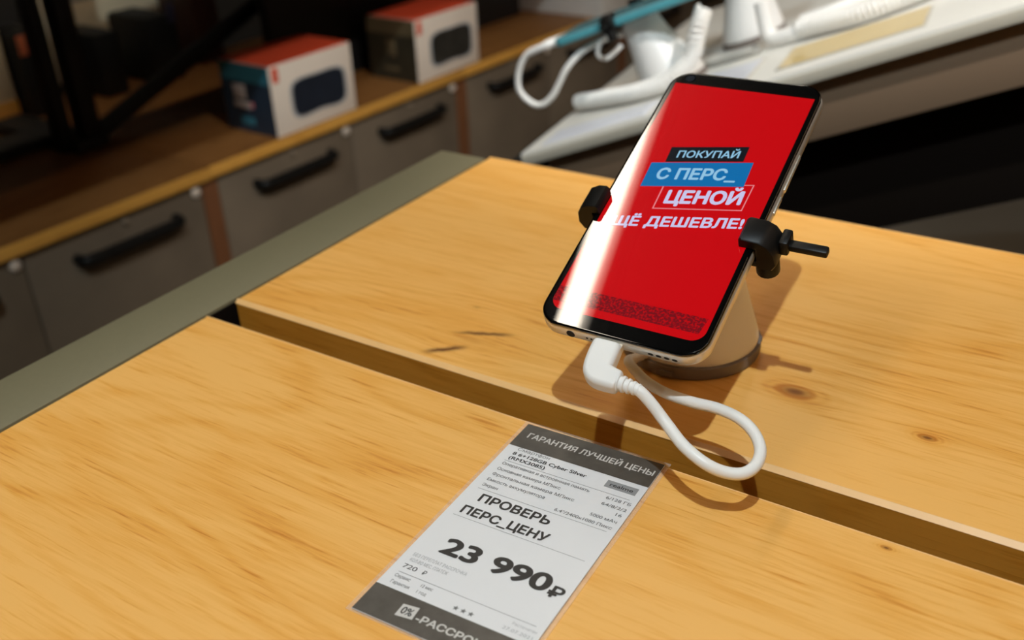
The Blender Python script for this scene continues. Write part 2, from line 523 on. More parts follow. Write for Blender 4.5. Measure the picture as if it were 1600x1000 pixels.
def glyphs(s):
    """flat triangles of a line of text: outlines filled by the non-zero winding rule"""
    if s in GLYPHS:
        return GLYPHS[s]
    cu = bpy.data.curves.new('lettering', 'FONT')
    cu.body = s
    cu.size = 1.0
    o = bpy.data.objects.new('lettering', cu)
    COL.objects.link(o)
    bpy.context.view_layer.update()
    dg = bpy.context.evaluated_depsgraph_get()
    cv = o.to_curve(dg)
    loops = []
    for sp in cv.splines:
        bp = sp.bezier_points
        loop = []
        for i in range(len(bp)):
            p, q = bp[i], bp[(i + 1) % len(bp)]
            straight = p.handle_right_type == 'VECTOR' and q.handle_left_type == 'VECTOR'
            pts = geometry.interpolate_bezier(p.co, p.handle_right, q.handle_left, q.co, 3 if straight else 7)
            loop += [(v.x, v.y) for v in pts[:-1]]
        clean = []
        for p in loop:
            if not clean or math.hypot(p[0] - clean[-1][0], p[1] - clean[-1][1]) > 1e-5:
                clean.append(p)
        if len(clean) > 2:
            loops.append(clean)
    o.to_curve_clear()
    bpy.data.objects.remove(o)
    bpy.data.curves.remove(cu)
    verts, edges = [], []
    for lp in loops:
        n0 = len(verts)
        verts += [Vector(p) for p in lp]
        edges += [(n0 + i, n0 + (i + 1) % len(lp)) for i in range(len(lp))]
    ov, oe, of, *_ = geometry.delaunay_2d_cdt(verts, edges, [], 0, 1e-6)
    faces = []
    for f in of:
        cx = sum(ov[i].x for i in f) / len(f)
        cy = sum(ov[i].y for i in f) / len(f)
        wn = 0
        for lp in loops:
            for i in range(len(lp)):
                (x0, y0), (x1, y1) = lp[i], lp[(i + 1) % len(lp)]
                if (y0 <= cy) != (y1 <= cy):
                    xx = x0 + (cy - y0) * (x1 - x0) / (y1 - y0)
                    if xx > cx:
                        wn += 1 if y1 > y0 else -1
        if wn:
            ar = sum(ov[f[i]].x * ov[f[(i + 1) % len(f)]].y - ov[f[(i + 1) % len(f)]].x * ov[f[i]].y for i in range(len(f)))
            faces.append(tuple(f) if ar > 0 else tuple(f)[::-1])
    used = sorted({i for f in faces for i in f})
    ix = {v: k for k, v in enumerate(used)}
    GLYPHS[s] = ([(ov[i].x, ov[i].y) for i in used], [tuple(ix[i] for i in f) for f in faces])
    return GLYPHS[s]

_cap = glyphs('H')
CAP = max(v[1] for v in _cap[0])

def lettering(mb, s, p0, e1, e2, cap, width=None, z=0.0, bold=0.0, spacing=1.0):
    """writes s from p0 along e1 (unit), capitals of height cap along e2 (unit-ish), fitted to width"""
    vs, fs = glyphs(s)
    x0 = min(v[0] for v in vs)
    x1 = max(v[0] for v in vs)
    sx = cap / CAP if width is None else width / (x1 - x0)
    sy = cap / CAP
    flip = (e1[0] * e2[1] - e1[1] * e2[0]) < 0      # keep the printed side up
    shifts = [(0, 0)] if bold == 0 else [(bold * math.cos(k * math.pi / 4), bold * math.sin(k * math.pi / 4)) for k in range(8)]
    for k, (du, dv) in enumerate(shifts):
        pts = []
        for x, y in vs:
            a, b = (x - x0 + du) * sx, (y + dv) * sy
            pts.append((p0[0] + e1[0] * a + e2[0] * b, p0[1] + e1[1] * a + e2[1] * b, z + k * 3e-6))
        mb.add(pts, [f[::-1] if flip else f for f in fs])

# ------------------------------------------------------------------ the setting
structure(MB().box((-2.35, -2.2, -0.05), (3.0, 5.2, 0.0)).build('floor', M_floor, smooth=False))
structure(MB().box((-2.35, -2.2, 3.2), (3.0, 5.2, 3.25)).build('ceiling', M_ceil, smooth=False))
structure(MB().box((-2.35, -2.2, 0), (-2.25, 5.2, 3.2)).build('wall_left', M_wall, smooth=False))
structure(MB().box((-2.25, 5.1, 0), (3.0, 5.2, 3.2)).build('wall_back', M_wall, smooth=False))
structure(MB().box((2.9, -2.2, 0), (3.0, 5.1, 3.2)).build('wall_right', M_wall, smooth=False))
structure(MB().box((-2.25, -2.2, 0), (2.9, -2.1, 3.2)).build('wall_front', M_wall, smooth=False))

# linear ceiling lamps: one above the aisle by the cabinets shows in the phone's glass
def linear_lamp(x, y0, y1, label, m, z=TZ + 2.0):
    t = thing('linear_ceiling_lamp', label, 'ceiling lamp', loc=(x, (y0 + y1) / 2, z), group='linear ceiling lamps')
    hs = MB()
    hs.box((x - 0.066, y0, z + 0.005), (x + 0.066, y1, z + 0.07), 0.004)
    hs.build('lamp_housing', M_blackmetal, t)
    MB().box((x - 0.036, y0 + 0.01, z - 0.004), (x + 0.021, y1 - 0.01, z + 0.004), 0.002).build('diffuser', m, t)
    MB().box((x + 0.022, y0 + 0.01, z + 0.001), (x + 0.044, y1 - 0.01, z + 0.005), 0.001).build('side_diffuser', M_lampdim, t)
    for yy in (y0 + 0.3, y1 - 0.3):
        MB().tube([(x, yy, z + 0.065), (x, yy, 3.205)], 0.003, 8, 0).build('hanging_wire', M_wire, t)

linear_lamp(-1.055, -1.6, 3.6, 'long lit linear lamp hung over the aisle beside the grey cabinets', M_lamp)
linear_lamp(0.95, -1.6, 3.6, 'long lit linear lamp hung right of the oak table', M_lampwarm)
linear_lamp(2.5, -1.6, 3.6, 'added long linear fill lamp hung by the right-hand wall', M_lampwarm)  # unseen lamp, added for more fill from the right

# spotlight that throws the phone's shadow, and one added to brighten the counter
def spotlight(at, to, label):
    t = thing('spotlight', label, 'spotlight', loc=at, group='ceiling spotlights')
    D = (to - at).normalized()
    SX = Matrix.Translation(at) @ D.to_track_quat('-Z', 'Y').to_matrix().to_4x4()
    MB().lathe([(0.040, 0.022), (0.045, 0.024), (0.046, 0.16), (0.04, 0.165)], 32, SX).build('lamp_head', M_blackmetal, t)
    MB().lathe([(0.034, 0.0205), (0.036, 0.0215)], 32, SX).build('lens', M_bulb, t)
    MB().tube([at - D * 0.12, (at.x, at.y - 0.05, at.z + 0.2), (at.x, at.y - 0.05, 3.205)], 0.008, 10, 0).build('stem', M_blackmetal, t)
spotlight(SPOT_AT, Vector((-0.45, 0.65, TZ)), 'small black ceiling spotlight aimed at the phone on the oak table')
spotlight(SPOT2_AT, SPOT2_TO, 'small black spotlight added to brighten the white sloping counter')

# ------------------------------------------------------------------ display table
tb = thing('display_table', 'oak-topped display table with grey-green side panel and a gap between its two planks', 'table', loc=(0, 0.3, 0))
def plank(y0, y1, m):
    mb = MB()
    mb.box((-0.4108, y0, TZ - 0.026), (0.62, y1, TZ), 0.0017, 1)
    o = mb.build('plank', m, tb, smooth=False)
    # grain is laid out in table coordinates, so keep the object's zero at the room's zero
    o.data.transform(Matrix.Translation((0, 0.3, -TZ)))
    o.location = (0, -0.3, TZ)
    for ya, sg in ((y0, 1), (y1, -1)):       # pale strip painting the highlight along the bevelled arris
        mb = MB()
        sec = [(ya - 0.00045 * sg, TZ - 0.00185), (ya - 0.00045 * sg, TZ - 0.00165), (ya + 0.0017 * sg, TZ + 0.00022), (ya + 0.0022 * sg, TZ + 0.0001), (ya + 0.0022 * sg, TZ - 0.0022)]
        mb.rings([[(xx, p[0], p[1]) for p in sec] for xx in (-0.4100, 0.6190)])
        mb.build('arris_highlight', M_arris_light, o, smooth=False)
    for ya, yb in ((y0 - 0.0004, y0 + 0.0002), (y1 - 0.0002, y1 + 0.0004)):  # thin strips that carry the painted shade of the plank faces
        MB().box((-0.4090, ya, TZ - 0.0245), (0.618, yb, TZ - 0.0017)).build('edge_tone_band', M_oak_edge_shade, o, smooth=False)
    return o
plank(0.0547, 0.3137, M_oak_near)
plank(0.3331, 0.5918, M_oak_far)
def side(x0, x1, label=None):
    o = MB().box((x0, 0.058, 0.0), (x1, 0.5885, TZ - 0.0006), 0.0012).build('side_panel', M_green, tb)
    return o
side(-0.4533, -0.4128)
side(0.622, 0.6625)
MB().box((-0.4127, 0.060, TZ - 0.12), (-0.4116, 0.587, TZ - 0.0025)).build('gap_shade_sheet', M_under, tb)  # added black sheet: paints shade over the side panel's inner face
MB().box((-0.4128, 0.075, TZ - 0.10), (0.622, 0.095, TZ - 0.026)).build('rail', M_void, tb)
MB().box((-0.4128, 0.550, TZ - 0.10), (0.622, 0.570, TZ - 0.026)).build('rail', M_void, tb)
MB().box((-0.4128, 0.315, TZ - 0.060), (0.622, 0.332, TZ - 0.0262)).build('centre_rail', M_void, tb)

# ------------------------------------------------------------------ phone
PU = Vector((0.99930996, 0.03668237, -0.00583220))
PV = Vector((-0.03091114, 0.90838640, 0.41698760))
PN = Vector((0.02059398, -0.41651958, 0.90889346))
PO = V(-0.16349187, 0.38442820, 0.08839125)
def frame(o, u, v, n):
    return Matrix(((u.x, v.x, n.x, o.x), (u.y, v.y, n.y, o.y), (u.z, v.z, n.z, o.z), (0, 0, 0, 1)))
PM = frame(PO, PU, PV, PN)

ph = thing('smartphone', 'silver smartphone with a lit red advert, clamped tilted on a white stand', 'smartphone', PM)
MB(PM).rrprism(0.03695, 0.0803, 0.0105, -0.0081, -0.0005, 0.0026, 4, 10).build('body', M_silver, ph)
MB(PM).rrprism(0.03655, 0.0799, 0.0102, -0.0014, 0.0, 0.0010, 4, 10).build('front_glass', M_glass, ph)
def screen_shape(i=0.0):
    hx, top, bot, r = 0.0337 - i, 0.0711 - i, -0.0724 + i, 0.0058
    pts = [(hx, top), (-hx, top)]
    for cx, cy, a0 in ((-hx + r, bot + r, 180), (hx - r, bot + r, 270)):
        for k in range(9):
            a = math.radians(a0 + 90 * k / 8)
            pts.append((cx + r * math.cos(a), cy + r * math.sin(a)))
    return pts
scr = MB(PM); scr.flat = True
scr.poly(screen_shape(), 0.00003)
screen = scr.build('screen', M_red, ph, smooth=False)
def decal(name, m, pts, z, parent=screen):
    mb = MB(PM); mb.flat = True
    mb.poly([(x / 1000, y / 1000) for x, y in pts], z)
    return mb.build(name, m, parent, smooth=False)
# banner: baselines climb 11.7 degrees, uprights follow the phone
c_, s_ = math.cos(math.radians(11.7)), math.sin(math.radians(11.7))
E1, E2 = (c_, s_), (-0.035, 1.0)
decal('banner_bar', M_scrblk, [(-18.1, 18.6), (15.9, 26.0), (15.6, 35.5), (-18.7, 28.3)], 0.00006)
decal('banner_bar', M_scrblue, [(-23.3, 1.7), (21.2, 11.3), (20.5, 26.3), (-24.0, 16.9)], 0.00007)
mb = MB(PM); mb.flat = True
fr = [(-12.8, -10.0), (25.2, -2.4), (25.4, 13.5), (-13.3, 4.7)]
fi = [(-12.25, -9.35), (24.7, -1.95), (24.9, 12.85), (-12.72, 4.35)]
mb.add([(x / 1000, y / 1000, 0.00005) for x, y in fr + fi], [(0, 1, 5, 4), (1, 2, 6, 5), (2, 3, 7, 6), (3, 0, 4, 7)])
mb.build('banner_outline', M_scrline, screen, smooth=False)
def caption(s, p0, p1, cap, m, z, bold):
    mb = MB(PM); mb.flat = True
    L = math.hypot(p1[0] - p0[0], p1[1] - p0[1])
    e1 = ((p1[0] - p0[0]) / L, (p1[1] - p0[1]) / L)
    lettering(mb, s, (p0[0] / 1000, p0[1] / 1000), e1, E2, cap / 1000, L / 1000, z, bold)
    return mb.build('caption', m, screen, smooth=False)
caption('ПОКУПАЙ', (-14.1, 22.3), (12.9, 27.7), 4.1, M_scrcyan, 0.0001, 0.02)
caption('С ПЕРС_', (-18.4, 7.6), (16.2, 14.3), 6.3, M_scrcyan, 0.0001, 0.034)
caption('ЦЕНОЙ', (-9.0, -5.5), (22.9, 1.0), 7.0, M_scrpink, 0.0001, 0.042)
caption('ЕЩЁ ДЕШЕВЛЕ!', (-31.3, -24.3), (28.2, -12.0), 5.2, M_scrpink, 0.0001, 0.034)
decal('pattern_band', M_pattern, [(-33.6, -68.6), (31.0, -68.6), (32.2, -60.5), (-33.6, -60.5)], 0.00004)
MB(PM).lathe([(0.0021, -0.0001), (0.0021, 0.00004)], 24, Matrix.Translation((-0.0278, 0.0752, 0))).build('camera_lens', M_lens, ph)
mb = MB(PM); mb.flat = True
mb.add([(-0.0278 + rr * math.cos(k * math.pi / 16), 0.0752 + rr * math.sin(k * math.pi / 16), 0.00006) for rr in (0.0024, 0.0028) for k in range(32)],
       [(k, (k + 1) % 32, 32 + (k + 1) % 32, 32 + k) for k in range(32)])
mb.build('lens_ring', M_ghost, ph, smooth=False)
for v0, v1, nm in ((0.0165, 0.0385, 'volume_button'), (0.0025, 0.0125, 'power_button')):
    MB(PM).box((0.0366, v0, -0.0055), (0.0375, v1, -0.0032), 0.0004).build(nm, M_silver, ph)
YX = Matrix.Rotation(math.pi / 2, 4, 'X')
def hole(u, w_, r, name, ru=None):
    mb = MB(PM)
    n = 20
    ru = ru or r
    mb.rings([[(u + ru * math.cos(2 * math.pi * k / n), y, w_ + r * math.sin(2 * math.pi * k / n)) for k in range(n)] for y in (-0.0799, -0.08042)], True)
    return mb.build(name, M_hole, ph)
hole(-0.0205, -0.0042, 0.0019, 'audio_jack')
hole(-0.0130, -0.0042, 0.0005, 'microphone_hole')
hole(-0.0110, -0.0042, 0.0005, 'microphone_hole')
for k in range(4):
    hole(0.0150 + 0.0034 * k, -0.0042, 0.00065, 'speaker_slot', 0.0012)

# ------------------------------------------------------------------ phone stand
def circle_on(c, u, v, r, n=48):
    return [c + u * (r * math.cos(2 * math.pi * k / n)) + v * (r * math.sin(2 * math.pi * k / n)) for k in range(n)]

def phone_stand(base, ex, ey, ez, pm, label, full=True, group='white phone stands'):
    """base: centre of its foot; ex, ey, ez: axes of what it stands on; pm: frame of the phone it holds"""
    bm_ = frame(base, ex, ey, ez)
    st = thing('phone_stand', label, 'phone stand', bm_, group=group)
    mb = MB()
    mb.lathe([(0.0325, 0.0), (0.0338, 0.0006), (0.0342, 0.0025), (0.0340, 0.0062), (0.0332, 0.0068)], 64, bm_)
    mb.build('base_ring', M_greyrub, st)
    for a in (0.6, 2.7, 4.8):
        mb = MB()
        mb.box((0.0325, -0.0035, 0.0012), (0.0352, 0.0035, 0.0045), 0.0008, 2, bm_ @ Matrix.Rotation(a, 4, 'Z'))
        mb.build('ring_notch', M_greyrub, st)
    pu, pv, pn = pm.col[0].to_3d(), pm.col[1].to_3d(), pm.col[2].to_3d()
    po = pm.translation
    top = po - pn * 0.0105
    rings = []
    prof = [(0.0, 0.0326), (0.02, 0.0329), (0.06, 0.0326), (0.14, 0.0312), (0.3, 0.0284), (0.5, 0.0248), (0.7, 0.0216), (0.86, 0.0200), (0.96, 0.0194), (1.0, 0.0188)]
    b0 = base + ez * 0.0068
    for s, r in prof:
        c = b0.lerp(top, s)
        q = max(0.0, (s - 0.35) / 0.65)
        n_ = ez.lerp(pn, q).normalized()
        u_ = (ex - n_ * ex.dot(n_)).normalized()
        v_ = n_.cross(u_)
        rings.append(circle_on(c, u_, v_, r, 64))
    MB().rings(rings).build('cone_body', M_white, st)
    pl = MB(pm)
    pl.rrprism(0.020, 0.020, 0.008, -0.0106, -0.0084, 0.0006, 2, 6)
    pl.build('mount_plate', M_black, st)
    # clamp arms reaching round both long edges of the phone
    for sgn in (-1, 1):
        vc = -0.0155 if sgn > 0 else -0.0125
        arm = MB(pm)
        x0, x1 = sorted((0.004 * sgn, 0.0405 * sgn))
        arm.box((x0, vc - 0.0045, -0.0135), (x1, vc + 0.0045, -0.0095), 0.0012)
        a = arm.build('clamp_arm', M_black, st)
        cl = MB(pm)
        # jaw: a hooked block that laps over the glass
        ji = 0.0304 if sgn > 0 else 0.0338
        prof = [(ji, 0.0006), (ji + 0.0002, 0.0042), (ji + 0.0014, 0.0055), (0.0392, 0.0050), (0.0430, 0.0028), (0.0455, -0.0018), (0.0462, -0.0075), (0.0440, -0.0115), (0.0378, -0.0120), (0.0378, 0.0006)]
        w0, w1 = vc - 0.0066, vc + 0.0066
        rg = []
        for vv, k in ((w0, 0.93), (w0 + 0.0008, 1.0), (w1 - 0.0008, 1.0), (w1, 0.93)):
            cxm, cym = 0.0385, -0.003
            rg.append([(sgn * (cxm + (px - cxm) * k), vv, cym + (py - cym) * k if py != 0.0006 else 0.0006) for px, py in prof])
        cl.rings(rg)
        j = cl.build('clamp_jaw', M_black, a)
        if sgn > 0 or full:
            pr_ = MB(pm)
            r0 = 0.0050
            ln = -0.0200 if sgn > 0 else -0.0200
            pr_.rings([[(sgn * 0.0400 + rr * math.cos(2 * math.pi * k / 20), vc + rr * math.sin(2 * math.pi * k / 20), zz) for k in range(20)]
                       for rr, zz in ((0.0045, -0.010), (r0, -0.011), (r0, ln + 0.0012), (r0 - 0.0012, ln))])
            pr_.build('clamp_barrel', M_black, a)
        if sgn > 0:
            rb = MB(pm)
            rb.box((0.0455, -0.0170, -0.0062), (0.0495, -0.0085, 0.0016), 0.001)
            rb.build('clamp_nut', M_black, a)
            rb = MB(pm)
            rb.box((0.0490, -0.0155, -0.0048), (0.0650, -0.0113, -0.0012), 0.0009)
            rb.build('clamp_lever', M_black, a)
    return st

phone_stand(V(-0.1690, 0.4085, 0), Vector((1, 0, 0)), Vector((0, 1, 0)), Vector((0, 0, 1)), PM,
            'white cone phone stand with black clamps holding the red-screened phone on the oak table')

# ------------------------------------------------------------------ charging cable
cb = thing('charging_cable', 'white charging cable looping in front of the red-screened phone', 'cable', loc=V(-0.155, 0.31, 0))
def pl(u, v, w_):
    return PM @ Vector((u / 1000, v / 1000, w_ / 1000))
# plug: L-shaped, a soft rounded block
mb = MB(PM)
W0 = -4.2
def plug_ring(cu, cv, du, dv, hw, ht, n=7):
    """rounded-rectangle cross-section centred at (cu, cv), spread along (du, dv) and w"""
    out = []
    for a, b in rrect(hw, ht, min(hw, ht) * 0.62, n):
        out.append(((cu + du * a) / 1000, (cv + dv * a) / 1000, (W0 + b) / 1000))
    return out
path = []
path.append(plug_ring(-3.0, -80.6, 1, 0, 5.2, 3.0))
path.append(plug_ring(-3.0, -81.1, 1, 0, 6.0, 3.6))
path.append(plug_ring(-3.0, -83.0, 1, 0, 6.25, 3.8))
path.append(plug_ring(-2.6, -89.5, 1, 0.0, 6.25, 4.0))
path.append(plug_ring(-1.9, -94.4, 0.85, 0.46, 6.7, 4.0))
path.append(plug_ring(0.4, -96.0, 0.46, 0.86, 6.0, 3.9))
path.append(plug_ring(4.0, -96.4, 0.14, 0.99, 4.9, 3.8))
path.append(plug_ring(8.0, -96.6, 0.05, 1.0, 4.5, 3.6))
path.append(plug_ring(8.8, -96.6, 0.05, 1.0, 3.9, 3.1))
mb.rings(path)
plug_o = mb.build('plug', M_white, cb)
sub = plug_o.modifiers.new('soft', 'SUBSURF')
sub.levels = 2
sub.render_levels = 2
MB(PM).rrprism(0.0042, 0.0040, 0.0012, -0.0016, 0.0016, 0.0, xf=Matrix.Translation((-0.001, -0.0795, -0.0042))).build('connector', M_silver, cb)
# strain relief: ribs on a tapering sleeve
mb = MB(PM)
prof = []
L0, L1 = 8.3, 17.6
N = 41
rr = []
for k in range(N):
    s = k / (N - 1)
    u = L0 + (L1 - L0) * s
    r = 3.7 - 1.2 * s
    ph_ = (s * 4.0) % 1.0
    if 0.28 < ph_ < 0.72 and s < 0.97:
        r -= 0.75
    rr.append([(u / 1000, (-96.6 - 0.8 * s + r * math.cos(2 * math.pi * j / 24)) / 1000, (W0 + r * 0.95 * math.sin(2 * math.pi * j / 24)) / 1000) for j in range(24)])
mb.rings(rr)
mb.build('strain_relief', M_white, cb)
cord = [pl(12, -97.0, W0), pl(17.2, -97.5, W0 - 0.2)] + [V(*p) for p in [
    (-0.1378, 0.2981, 0.0395), (-0.131, 0.2966, 0.034), (-0.1208, 0.2908, 0.0305), (-0.1114, 0.2885, 0.0275),
    (-0.1045, 0.2906, 0.0245), (-0.0984, 0.2943, 0.0235), (-0.0958, 0.3008, 0.024), (-0.0973, 0.3094, 0.025), (-0.1028, 0.3168, 0.0265),
    (-0.1106, 0.321, 0.028), (-0.1209, 0.3234, 0.028), (-0.1322, 0.3241, 0.027), (-0.1453, 0.3279, 0.025), (-0.1582, 0.3363, 0.022),
    (-0.1705, 0.3488, 0.018), (-0.1795, 0.3619, 0.0125), (-0.1800, 0.3700, 0.0095), (-0.1780, 0.3785, 0.0085)]]
MB().tube(cord, 0.00235, 18, 8).build('cord', M_cord, cb)

# ------------------------------------------------------------------ price tag
ta = math.radians(2.2)
TAGM = frame(V(-0.2023, 0.3099, 0.0006), Vector((math.cos(ta), math.sin(ta), 0)), Vector((-math.sin(ta), math.cos(ta), 0)), Vector((0, 0, 1)))
pt = thing('price_tag', 'white paper price tag in a clear sleeve on the near oak plank, priced 23 990', 'price tag', TAGM)
def mm(x, y):
    return (x / 1000, -y / 1000)
mb = MB(TAGM)
mb.box((-0.0022, -0.1265, -0.0005), (0.0668, 0.0022, -0.0001), 0.0001, 1)
mb.build('sleeve', M_film, pt, smooth=False)
mb = MB(TAGM)
mb.box((0.0, -0.1256, -0.0001), (0.0649, 0.0, 0.0003))
card = mb.build('paper', M_paper, pt, smooth=False)
Zp = 0.00036
def patch(name, m, pts, z=Zp, parent=card):
    mb = MB(TAGM); mb.flat = True
    mb.poly([mm(*p) for p in pts], z)
    return mb.build(name, m, parent, smooth=False)
def quad(x0, y0, x1, y1):
    return [(x0, y1), (x1, y1), (x1, y0), (x0, y0)]
patch('header_band', M_toner, quad(0.05, 0.05, 64.85, 16.9))
patch('footer_band', M_toner, quad(0.05, 111.2, 64.85, 125.5))
def words_(name, m, rows, z=0.00042):
    mb = MB(TAGM); mb.flat = True
    for s, x0, x1, base, cap, bold in rows:
        lettering(mb, s, mm(x0, base), (1, 0), (0, 1), cap / 1000, (x1 - x0) / 1000, z, bold)
    return mb.build(name, m, card, smooth=False)
M_headlet = mat('pale_lettering', (0.62, 0.59, 0.55), 0.5)
words_('header_text', M_headlet, [('ГАРАНТИЯ ЛУЧШЕЙ ЦЕНЫ', 4.4, 63.2, 9.3, 3.3, 0.022)])
words_('product_kind_text', M_inkgrey, [('Смартфон', 5.4, 20.7, 19.2, 1.9, 0.0)])
words_('product_text', M_ink, [('8 6+128GB Cyber Silver', 4.9, 39.6, 22.7, 2.0, 0.02), ('(RMX3085)', 4.9, 21.9, 26.0, 2.0, 0.02)])
patch('logo_patch', M_logo, quad(48.5, 19.6, 62.2, 24.2))
words_('logo_text', M_ink, [('realme', 50.5, 60.5, 22.9, 2.0, 0.01)])
words_('specification_text', M_inkgrey, [
    ('Оперативная и встроенная память', 4.4, 45.0, 30.5, 1.7, 0.006), ('Основная камера МПикс', 4.4, 33.9, 34.5, 1.7, 0.006),
    ('Фронтальная камера МПикс', 4.4, 42.2, 38.5, 1.7, 0.006), ('Емкость аккумулятора', 4.4, 31.1, 42.5, 1.7, 0.006), ('Экран', 4.4, 11.6, 46.4, 1.7, 0.006),
    ('6/128 ГБ', 52.6, 63.3, 30.9, 1.7, 0.006), ('64/8/2/2', 52.5, 63.2, 34.9, 1.7, 0.006), ('16', 60.4, 62.9, 38.6, 1.7, 0.006),
    ('5000 мАч', 51.4, 62.8, 42.8, 1.7, 0.006), ('6.4"/2400x1080 Пикс', 37.9, 62.6, 46.8, 1.7, 0.006)])
for y in (27.4, 48.3, 66.6, 102.8):
    patch('ruled_line', M_inkgrey, quad(4.0, y, 61.5, y + 0.18))
words_('offer_text', M_ink, [('ПРОВЕРЬ', 8.2, 39.8, 55.5, 4.3, 0.034), ('ПЕРС_ЦЕНУ', 5.6, 43.7, 64.5, 4.3, 0.034)])
words_('price_text', M_ink, [('23 990', 11.3, 56.0, 87.3, 8.2, 0.036)])
words_('currency_sign', M_ink, [('₽', 57.2, 62.6, 88.4, 5.2, 0.03)])
words_('instalment_text', M_inkpale, [('БЕЗ ПЕРЕПЛАТ РАССРОЧКА', 3.6, 27.1, 93.7, 1.6, 0.0), ('КОЛ-ВО МЕС. ПЛАТЕЖ', 4.1, 20.6, 96.6, 1.6, 0.0)])
words_('instalment_price_text', M_inkgrey, [('720', 3.7, 9.6, 100.5, 2.1, 0.01), ('₽', 12.2, 13.7, 100.5, 2.0, 0.02)])
words_('service_text', M_inkgrey, [('Сервис', 3.9, 10.6, 105.7, 1.5, 0.0), ('Гарантия', 4.4, 12.4, 109.0, 1.5, 0.0), ('12 мес', 15.6, 20.6, 105.9, 1.4, 0.0), ('1 год', 15.8, 19.8, 109.0, 1.4, 0.0)])
mb = MB(TAGM); mb.flat = True
for k in range(3):
    cx, cy = 32.6 + 3.1 * k, 108.6
    pts = []
    for j in range(10):
        r = 1.25 if j % 2 == 0 else 0.55
        a = math.pi / 2 + j * math.pi / 5
        pts.append((cx + r * math.cos(a), cy - r * math.sin(a)))
    mb.poly([mm(*p) for p in pts], 0.00042)
mb.build('stars', M_inkgrey, card, smooth=False)
words_('date_text', M_inkpale, [('Распечатан', 53.6, 63.1, 105.9, 1.2, 0.0), ('27.07.2021', 51.4, 63.0, 109.0, 1.4, 0.0)])
patch('badge', M_headlet, [(15.4, 121.3), (22.2, 120.4), (21.6, 114.6), (15.2, 115.5)], 0.00042)
words_('badge_text', M_ink, [('0%', 16.4, 20.8, 119.6, 3.2, 0.02)], 0.00048)
words_('footer_text', M_headlet, [('-РАССРОЧКА', 23.2, 56.5, 120.2, 2.9, 0.03)])

# ------------------------------------------------------------------ grey cabinets
ca = math.radians(3.3)
CW = frame(V(-1.3110, 0.682, -0.307), Vector((math.cos(ca), -math.sin(ca), 0)), Vector((math.sin(ca), math.cos(ca), 0)), Vector((0, 0, 1)))
H0 = -(TZ - 0.307)
def cabinet(y0, y1, knobs, dx, label, worn=None):
    M = CW @ Matrix.Translation((dx, y0, 0))
    t = thing('cabinet', label, 'cabinet', M, group='grey-fronted cabinets')
    L = y1 - y0
    MB(M).box((-0.62, 0.0008, -0.021), (0.0, L - 0.0008, 0.0), 0.0015).build('worktop', M_oak_cab_shade, t)
    MB(M).box((-0.0004, 0.0012, -0.0205), (0.0006, L - 0.0012, -0.0005), 0.0002).build('edge_tone_band', M_cab_edge_lit, t)
    for ya, yb in ((0.001, 0.016), (L - 0.016, L - 0.001)):
        MB(M).box((-0.60, ya, H0), (-0.008, yb, -0.021), 0.0008).build('side_board', M_oak_stile, t)
    MB(M).box((-0.60, 0.016, H0 + 0.06), (-0.035, L - 0.016, -0.023)).build('carcass', M_void, t)
    MB(M).box((-0.10, 0.016, H0), (-0.06, L - 0.016, H0 + 0.06)).build('kickboard', M_void, t)
    mid = L / 2
    for ya, yb in ((0.019, mid - 0.0015), (mid + 0.0015, L - 0.019)):
        d = MB(M).box((-0.030, ya, H0 + 0.065), (-0.010, yb, -0.024), 0.0012).build('door', M_door, t)
        yc = (ya + yb) / 2 + 0.01
        h = MB(M)
        h.tube([(-0.011, yc - 0.090, -0.064), (0.004, yc - 0.088, -0.064), (0.010, yc - 0.075, -0.064), (0.011, yc, -0.064), (0.010, yc + 0.075, -0.064),
                (0.004, yc + 0.088, -0.064), (-0.011, yc + 0.090, -0.064)], 0.0085, 10, 5)
        h.build('handle', M_black, d)
        for yy, zz, r, m, nm in ((yb - 0.012, -0.036, 0.0088, M_knob, 'knob'), (yc + 0.0, -0.036, 0.0050, M_lock, 'lock')):
            k = MB(M)
            k.lathe([(r * 0.8, 0.0), (r, 0.002), (r, 0.004), (r * 0.75, 0.0062), (r * 0.3, 0.0068)], 20, Matrix.Translation((-0.0102, yy, zz)) @ Matrix.Rotation(math.pi / 2, 4, 'Y'))
            k.build(nm, m, d)
    return t
cabinet(-0.308, 0.366, 0, 0.003, 'grey-fronted oak-topped cabinet at the left edge, under the black rack post')
cabinet(0.366, 1.040, 0, 0.0, 'grey-fronted oak-topped cabinet carrying the blue-sided speaker carton')
cabinet(1.040, 1.714, 0, 0.0, 'grey-fronted oak-topped cabinet partly hidden behind the hanging white cable loop')
cabinet(1.714, 2.388, 0, 0.0, 'grey-fronted oak-topped cabinet farthest away, behind the teal phone')

